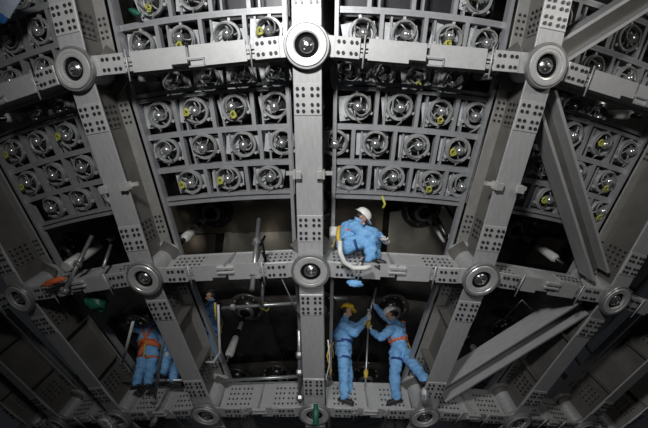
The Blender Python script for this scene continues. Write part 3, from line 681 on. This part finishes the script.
    for s in 'LR':
        sh = MB(); an = j['an'+s]; td = j.get('toe'+s); fd = ((td-an) if td is not None else hf); fd = fd.normalized()
        hd = (fd.cross(lat)); 
        dn = (an-j['kn'+s]).normalized(); dn = (dn-fd*dn.dot(fd)).normalized(); sd = fd.cross(dn)
        p0 = an+dn*0.055
        ell(sh, an-dn*0.03, p0, 0.052, 0.052); ell(sh, p0-fd*0.045, p0+fd*0.15, 0.046, 0.040)
        so = MB(); T3 = Matrix((sd, fd, -dn)).transposed(); so.box(p0+fd*0.052+dn*0.037, (0.092, 0.285, 0.024), T3, ch=0.008)
        x = link('shoe', sh.mesh('shoe', 'shoe'), o); link('sole', so.mesh('sole', 'shoe'), x)
    if extra: extra(o, j, upv, lat, hf)
    return o
def harness(col, side=-1, dark='navy'):
    def f(o, j, u, lat, hf):
        back = lat.cross(u).normalized(); fwd = -back if (-back).dot(hf) > 0 else back
        def loop(c, rx, ry, tilt, m, wd, nm):
            q = MB(); pts = []; sd = []
            for k in range(25):
                g = 2*PI*k/24; d = lat*math.cos(g)*rx+fwd*math.sin(g)*ry; pts.append(c+d+u*tilt*math.cos(g)); sd.append(u)
            ribbon(q, pts, wd, 0.012, sd); link(nm, q.mesh(nm, m), o)
        w0 = j['pel']+u*0.15
        loop(w0, 0.185, 0.162, 0.02, col, 0.06, 'waist_belt')
        for s, k in ((-1, 'R'), (1, 'L')):
            a = j['sh'+k]-lat*s*0.05+u*0.085; q = MB(); pts = []
            for t in range(13):
                g = t/12; x = w0-lat*s*(-0.10+0.17*0)*1
            b0 = w0-fwd*0.175-lat*s*0.02; b1 = j['chest']-fwd*0.185+lat*s*0.03; c1 = j['chest']+fwd*0.18+lat*s*0.07; c0 = w0+fwd*0.165+lat*s*0.07
            pts = [b0, b0.lerp(b1, .5)-fwd*0.006, b1, a-fwd*0.075, a+u*0.012, a+fwd*0.07, c1, c1.lerp(c0, .5), c0]
            ribbon(q, pts, 0.045, 0.012, [lat]*len(pts)); link('shoulder_strap', q.mesh('shoulder_strap', col), o)
            q = MB(); h0 = j['hip'+k]; d = (j['kn'+k]-h0).normalized(); c = h0+d*0.13; e1 = d.orthogonal().normalized(); e2 = d.cross(e1)
            ribbon(q, [c+(e1*math.cos(2*PI*t/16)+e2*math.sin(2*PI*t/16))*0.118 for t in range(17)], 0.04, 0.012, [d]*17); link('thigh_strap', q.mesh('thigh_strap', dark), o)
        q = MB(); a = w0-fwd*0.18; ribbon(q, [a, a-u*0.1-fwd*0.03, a-u*0.22+lat*0.03, a-u*0.30], 0.03, 0.012, [lat]*4); link('lanyard', q.mesh('lanyard', 'rope'), o)
    return f
def joints(P, d):
    return {k: vp(v[0], v[1], P, v[2] if len(v) > 2 else 0) for k, v in d.items()}
X = Vector((1, 0, 0)); Y = Vector((0, 1, 0)); Z = Vector((0, 0, 1))
P2 = hit(345, 403, 20.22)
person('worker in blue with yellow helmet standing beside the central upright, facing right', joints(P2, dict(
    pel=(343.5, 350), chest=(343, 334), neck=(344.5, 319.5), head=(347, 311.5, 0), shL=(345.5, 325, .17), shR=(343.5, 326, -.16), elL=(358, 327, .16), wrL=(368, 317, .10), handL=(370, 312, .08),
    elR=(354, 333, -.2), wrR=(362, 327, -.10), handR=(366, 323, -.06), hipL=(344, 351, .10), hipR=(343.5, 351, -.09), knL=(348, 374, .12), knR=(344, 374, -.1), anL=(348, 396, .12), anR=(344.5, 396.5, -.09),
    toeL=(356, 398, .12), toeR=(352, 399, -.12))), X+Z*0.15, Y+X*0.05, 'hy', harness('navy'))
P3 = hit(396, 403, 20.22)
person('worker in blue with white helmet and orange harness, one leg stretched to the upright', joints(P3, dict(
    pel=(400, 350), chest=(397, 335), neck=(395.5, 322), head=(391, 315), shL=(391, 329, -.14), shR=(401, 327, .13), elL=(381, 338, -.2), wrL=(373, 332, -.12), handL=(369, 327, -.08),
    elR=(385, 317, .10), wrR=(376, 307, .06), handR=(372, 302, .04), hipL=(396.5, 353, -.06), hipR=(403.5, 352, .06), knL=(395, 376, -.08), anL=(396, 397, -.05), toeL=(388, 399, -.06),
    knR=(414, 366, -.30), anR=(424.5, 379, -.50), toeR=(431, 376, -.56))), -X+Z*0.25+Y*.2, -Y+X*.25, 'hw', harness('orange'))
P1 = hit(365, 262, 20.2)
def pack(o, j, u, lat, hf):
    harness('orange')(o, j, u, lat, hf)
    q = MB(); back = -Vector((hf.x, 0, 0)).normalized(); c = j['chest']+back*0.22-u*0.05; q.box(c, (0.14, 0.24, 0.16), ch=0.02); link('tool_pouch', q.mesh('tool_pouch', 'white'), o)
person('worker in blue crouching on the middle cross beam with orange harness and white helmet', joints(P1, dict(
    pel=(347, 243), chest=(350, 232), neck=(355.5, 223), head=(360.5, 218, -.03), shL=(359, 227, .17), shR=(353.5, 227, -.17), elL=(373, 232, .16), wrL=(381, 238, .06), handL=(385, 243, .03),
    elR=(367, 235, -.22), wrR=(378, 236, -.14), handR=(383, 240, -.10), hipL=(347, 245, .10), hipR=(346.5, 245.5, -.10), knL=(374, 237, .14), knR=(371, 239.5, -.16), anL=(375, 257, .10), anR=(370, 258, -.12),
    toeL=(383, 259.5, .10), toeR=(378, 261, -.14))), X+Z*-0.4+Y*.2, Y, 'hw', pack)
P4 = hit(142, 383, 20.1)
def red_belt(o, j, u, lat, hf):
    harness('orange', dark='orange')(o, j, u, lat, hf)
    q = MB(); w0 = j['pel']+u*0.1; ribbon(q, [w0+lat*math.cos(2*PI*k/24)*0.20+lat.cross(u).normalized()*math.sin(2*PI*k/24)*0.182 for k in range(25)], 0.11, 0.02, [u]*25); link('work_belt', q.mesh('work_belt', 'orange'), o)
    a = w0+lat.cross(u).normalized()*(-0.2 if (lat.cross(u)).dot(hf) > 0 else 0.2)+lat*0.06; q = MB(); ribbon(q, [a, a-u*.12, a-u*.26+lat*.03], 0.07, 0.03, [lat]*3); link('strap_end', q.mesh('strap_end', 'orange'), o)
person('worker in blue with red harness standing at left behind the first left upright', joints(P4, dict(
    pel=(149, 350), chest=(149, 338), neck=(151, 325.5), head=(153.5, 317), shL=(142, 330, .03), shR=(158, 330, -.03), elL=(134, 329, .05), wrL=(133, 322, -.08), handL=(133, 318, -.1),
    elR=(163, 341, -.1), wrR=(166, 350, -.12), handR=(167, 354, -.12), hipL=(145, 352), hipR=(152.5, 352), knL=(140.5, 368, -.05), knR=(151, 367, -.03), anL=(137, 383), anR=(148, 383),
    toeL=(133, 384, .12), toeR=(146, 384, .14))), Y+X*0.3, -X, 'hr', red_belt)
P5 = hit(212, 352, 19.4)
person('worker in blue half hidden right of the first left upright under the middle beam', joints(P5, dict(
    pel=(212, 327), chest=(212, 315), neck=(211.5, 303), head=(211, 296), shL=(210, 307, .16), shR=(213.5, 307, -.16), elL=(206, 317, .18), wrL=(201, 322, .1), elR=(214, 319, -.2), wrR=(208, 326, -.16),
    hipL=(211.5, 328, .09), hipR=(212.5, 328, -.09), knL=(209, 343, .1), knR=(212.5, 344, -.1), anL=(212, 359, .1), anR=(215, 359, -.1), toeL=(207, 361, .1), toeR=(209, 361, -.1))), -X+Z*-0.2, -Y, 'hair', harness('navy'))
P6 = hit(166, 378, 19.9)
person('worker in blue crouching beside the slanted tube, mostly hidden by the first left upright', joints(P6, dict(
    pel=(166, 366), chest=(169, 358), neck=(177, 351), head=(182, 348), shL=(172, 353, .14), shR=(171, 355, -.14), elL=(181, 358, .14), wrL=(187, 362, .1), elR=(180, 362, -.14), wrR=(186, 366, -.1),
    hipL=(166, 367, .09), hipR=(165, 368, -.09), knL=(177, 362, .12), knR=(176, 365, -.12), anL=(176, 379, .1), anR=(173, 380, -.1), toeL=(182, 380, .1), toeR=(180, 381, -.1))), X, Y, 'hw')
# tool pole between the two standing workers, and the hose under the crouching one
a, b2 = vp(364.5, 402.5, P2, .12), vp(370, 292, P2, .06)
o = pole([a, a.lerp(b2, .75)], 0.018, 'tall steel jack rod held between the two standing workers', name='jack_rod', cat='tool', joints=(), n=8)
d = b2-a
for t, r_, nm, m in ((0.22, 0.045, 'adjusting_nut', 'rope'), (0.66, 0.05, 'collar', 'rope'), (0.73, 0.055, 'jack_head', 'white')):
    q = MB(); q.tube([d*t-d.normalized()*0.05, d*(t+.02), d*(t+.05)], [r_*.6, r_, r_*.7], 10); link(nm, q.mesh(nm, m), o)
q = MB(); q.tube([vp(370, 312, P2, .04)-a, vp(376, 288, P2, .1)-a], 0.022, 8); link('turning_handle', q.mesh('turning_handle', 'tube'), o)
hs = [(340, 241, 20.5), (340, 252, 20.58), (344, 262, 20.6), (353, 268, 20.62), (364, 268, 20.6), (371, 266, 20.58)]
pole([hit(*p) for p in hs], 0.034, 'thick pale hose looped under the crouching worker', m='white', name='hose', cat='hose')
pole([hit(339, 227, 20.3), hit(338, 236, 20.4), hit(340, 246, 20.5)], 0.03, 'yellow lanyard hanging behind the crouching worker', m='rope', name='lanyard', cat='strap', n=8)
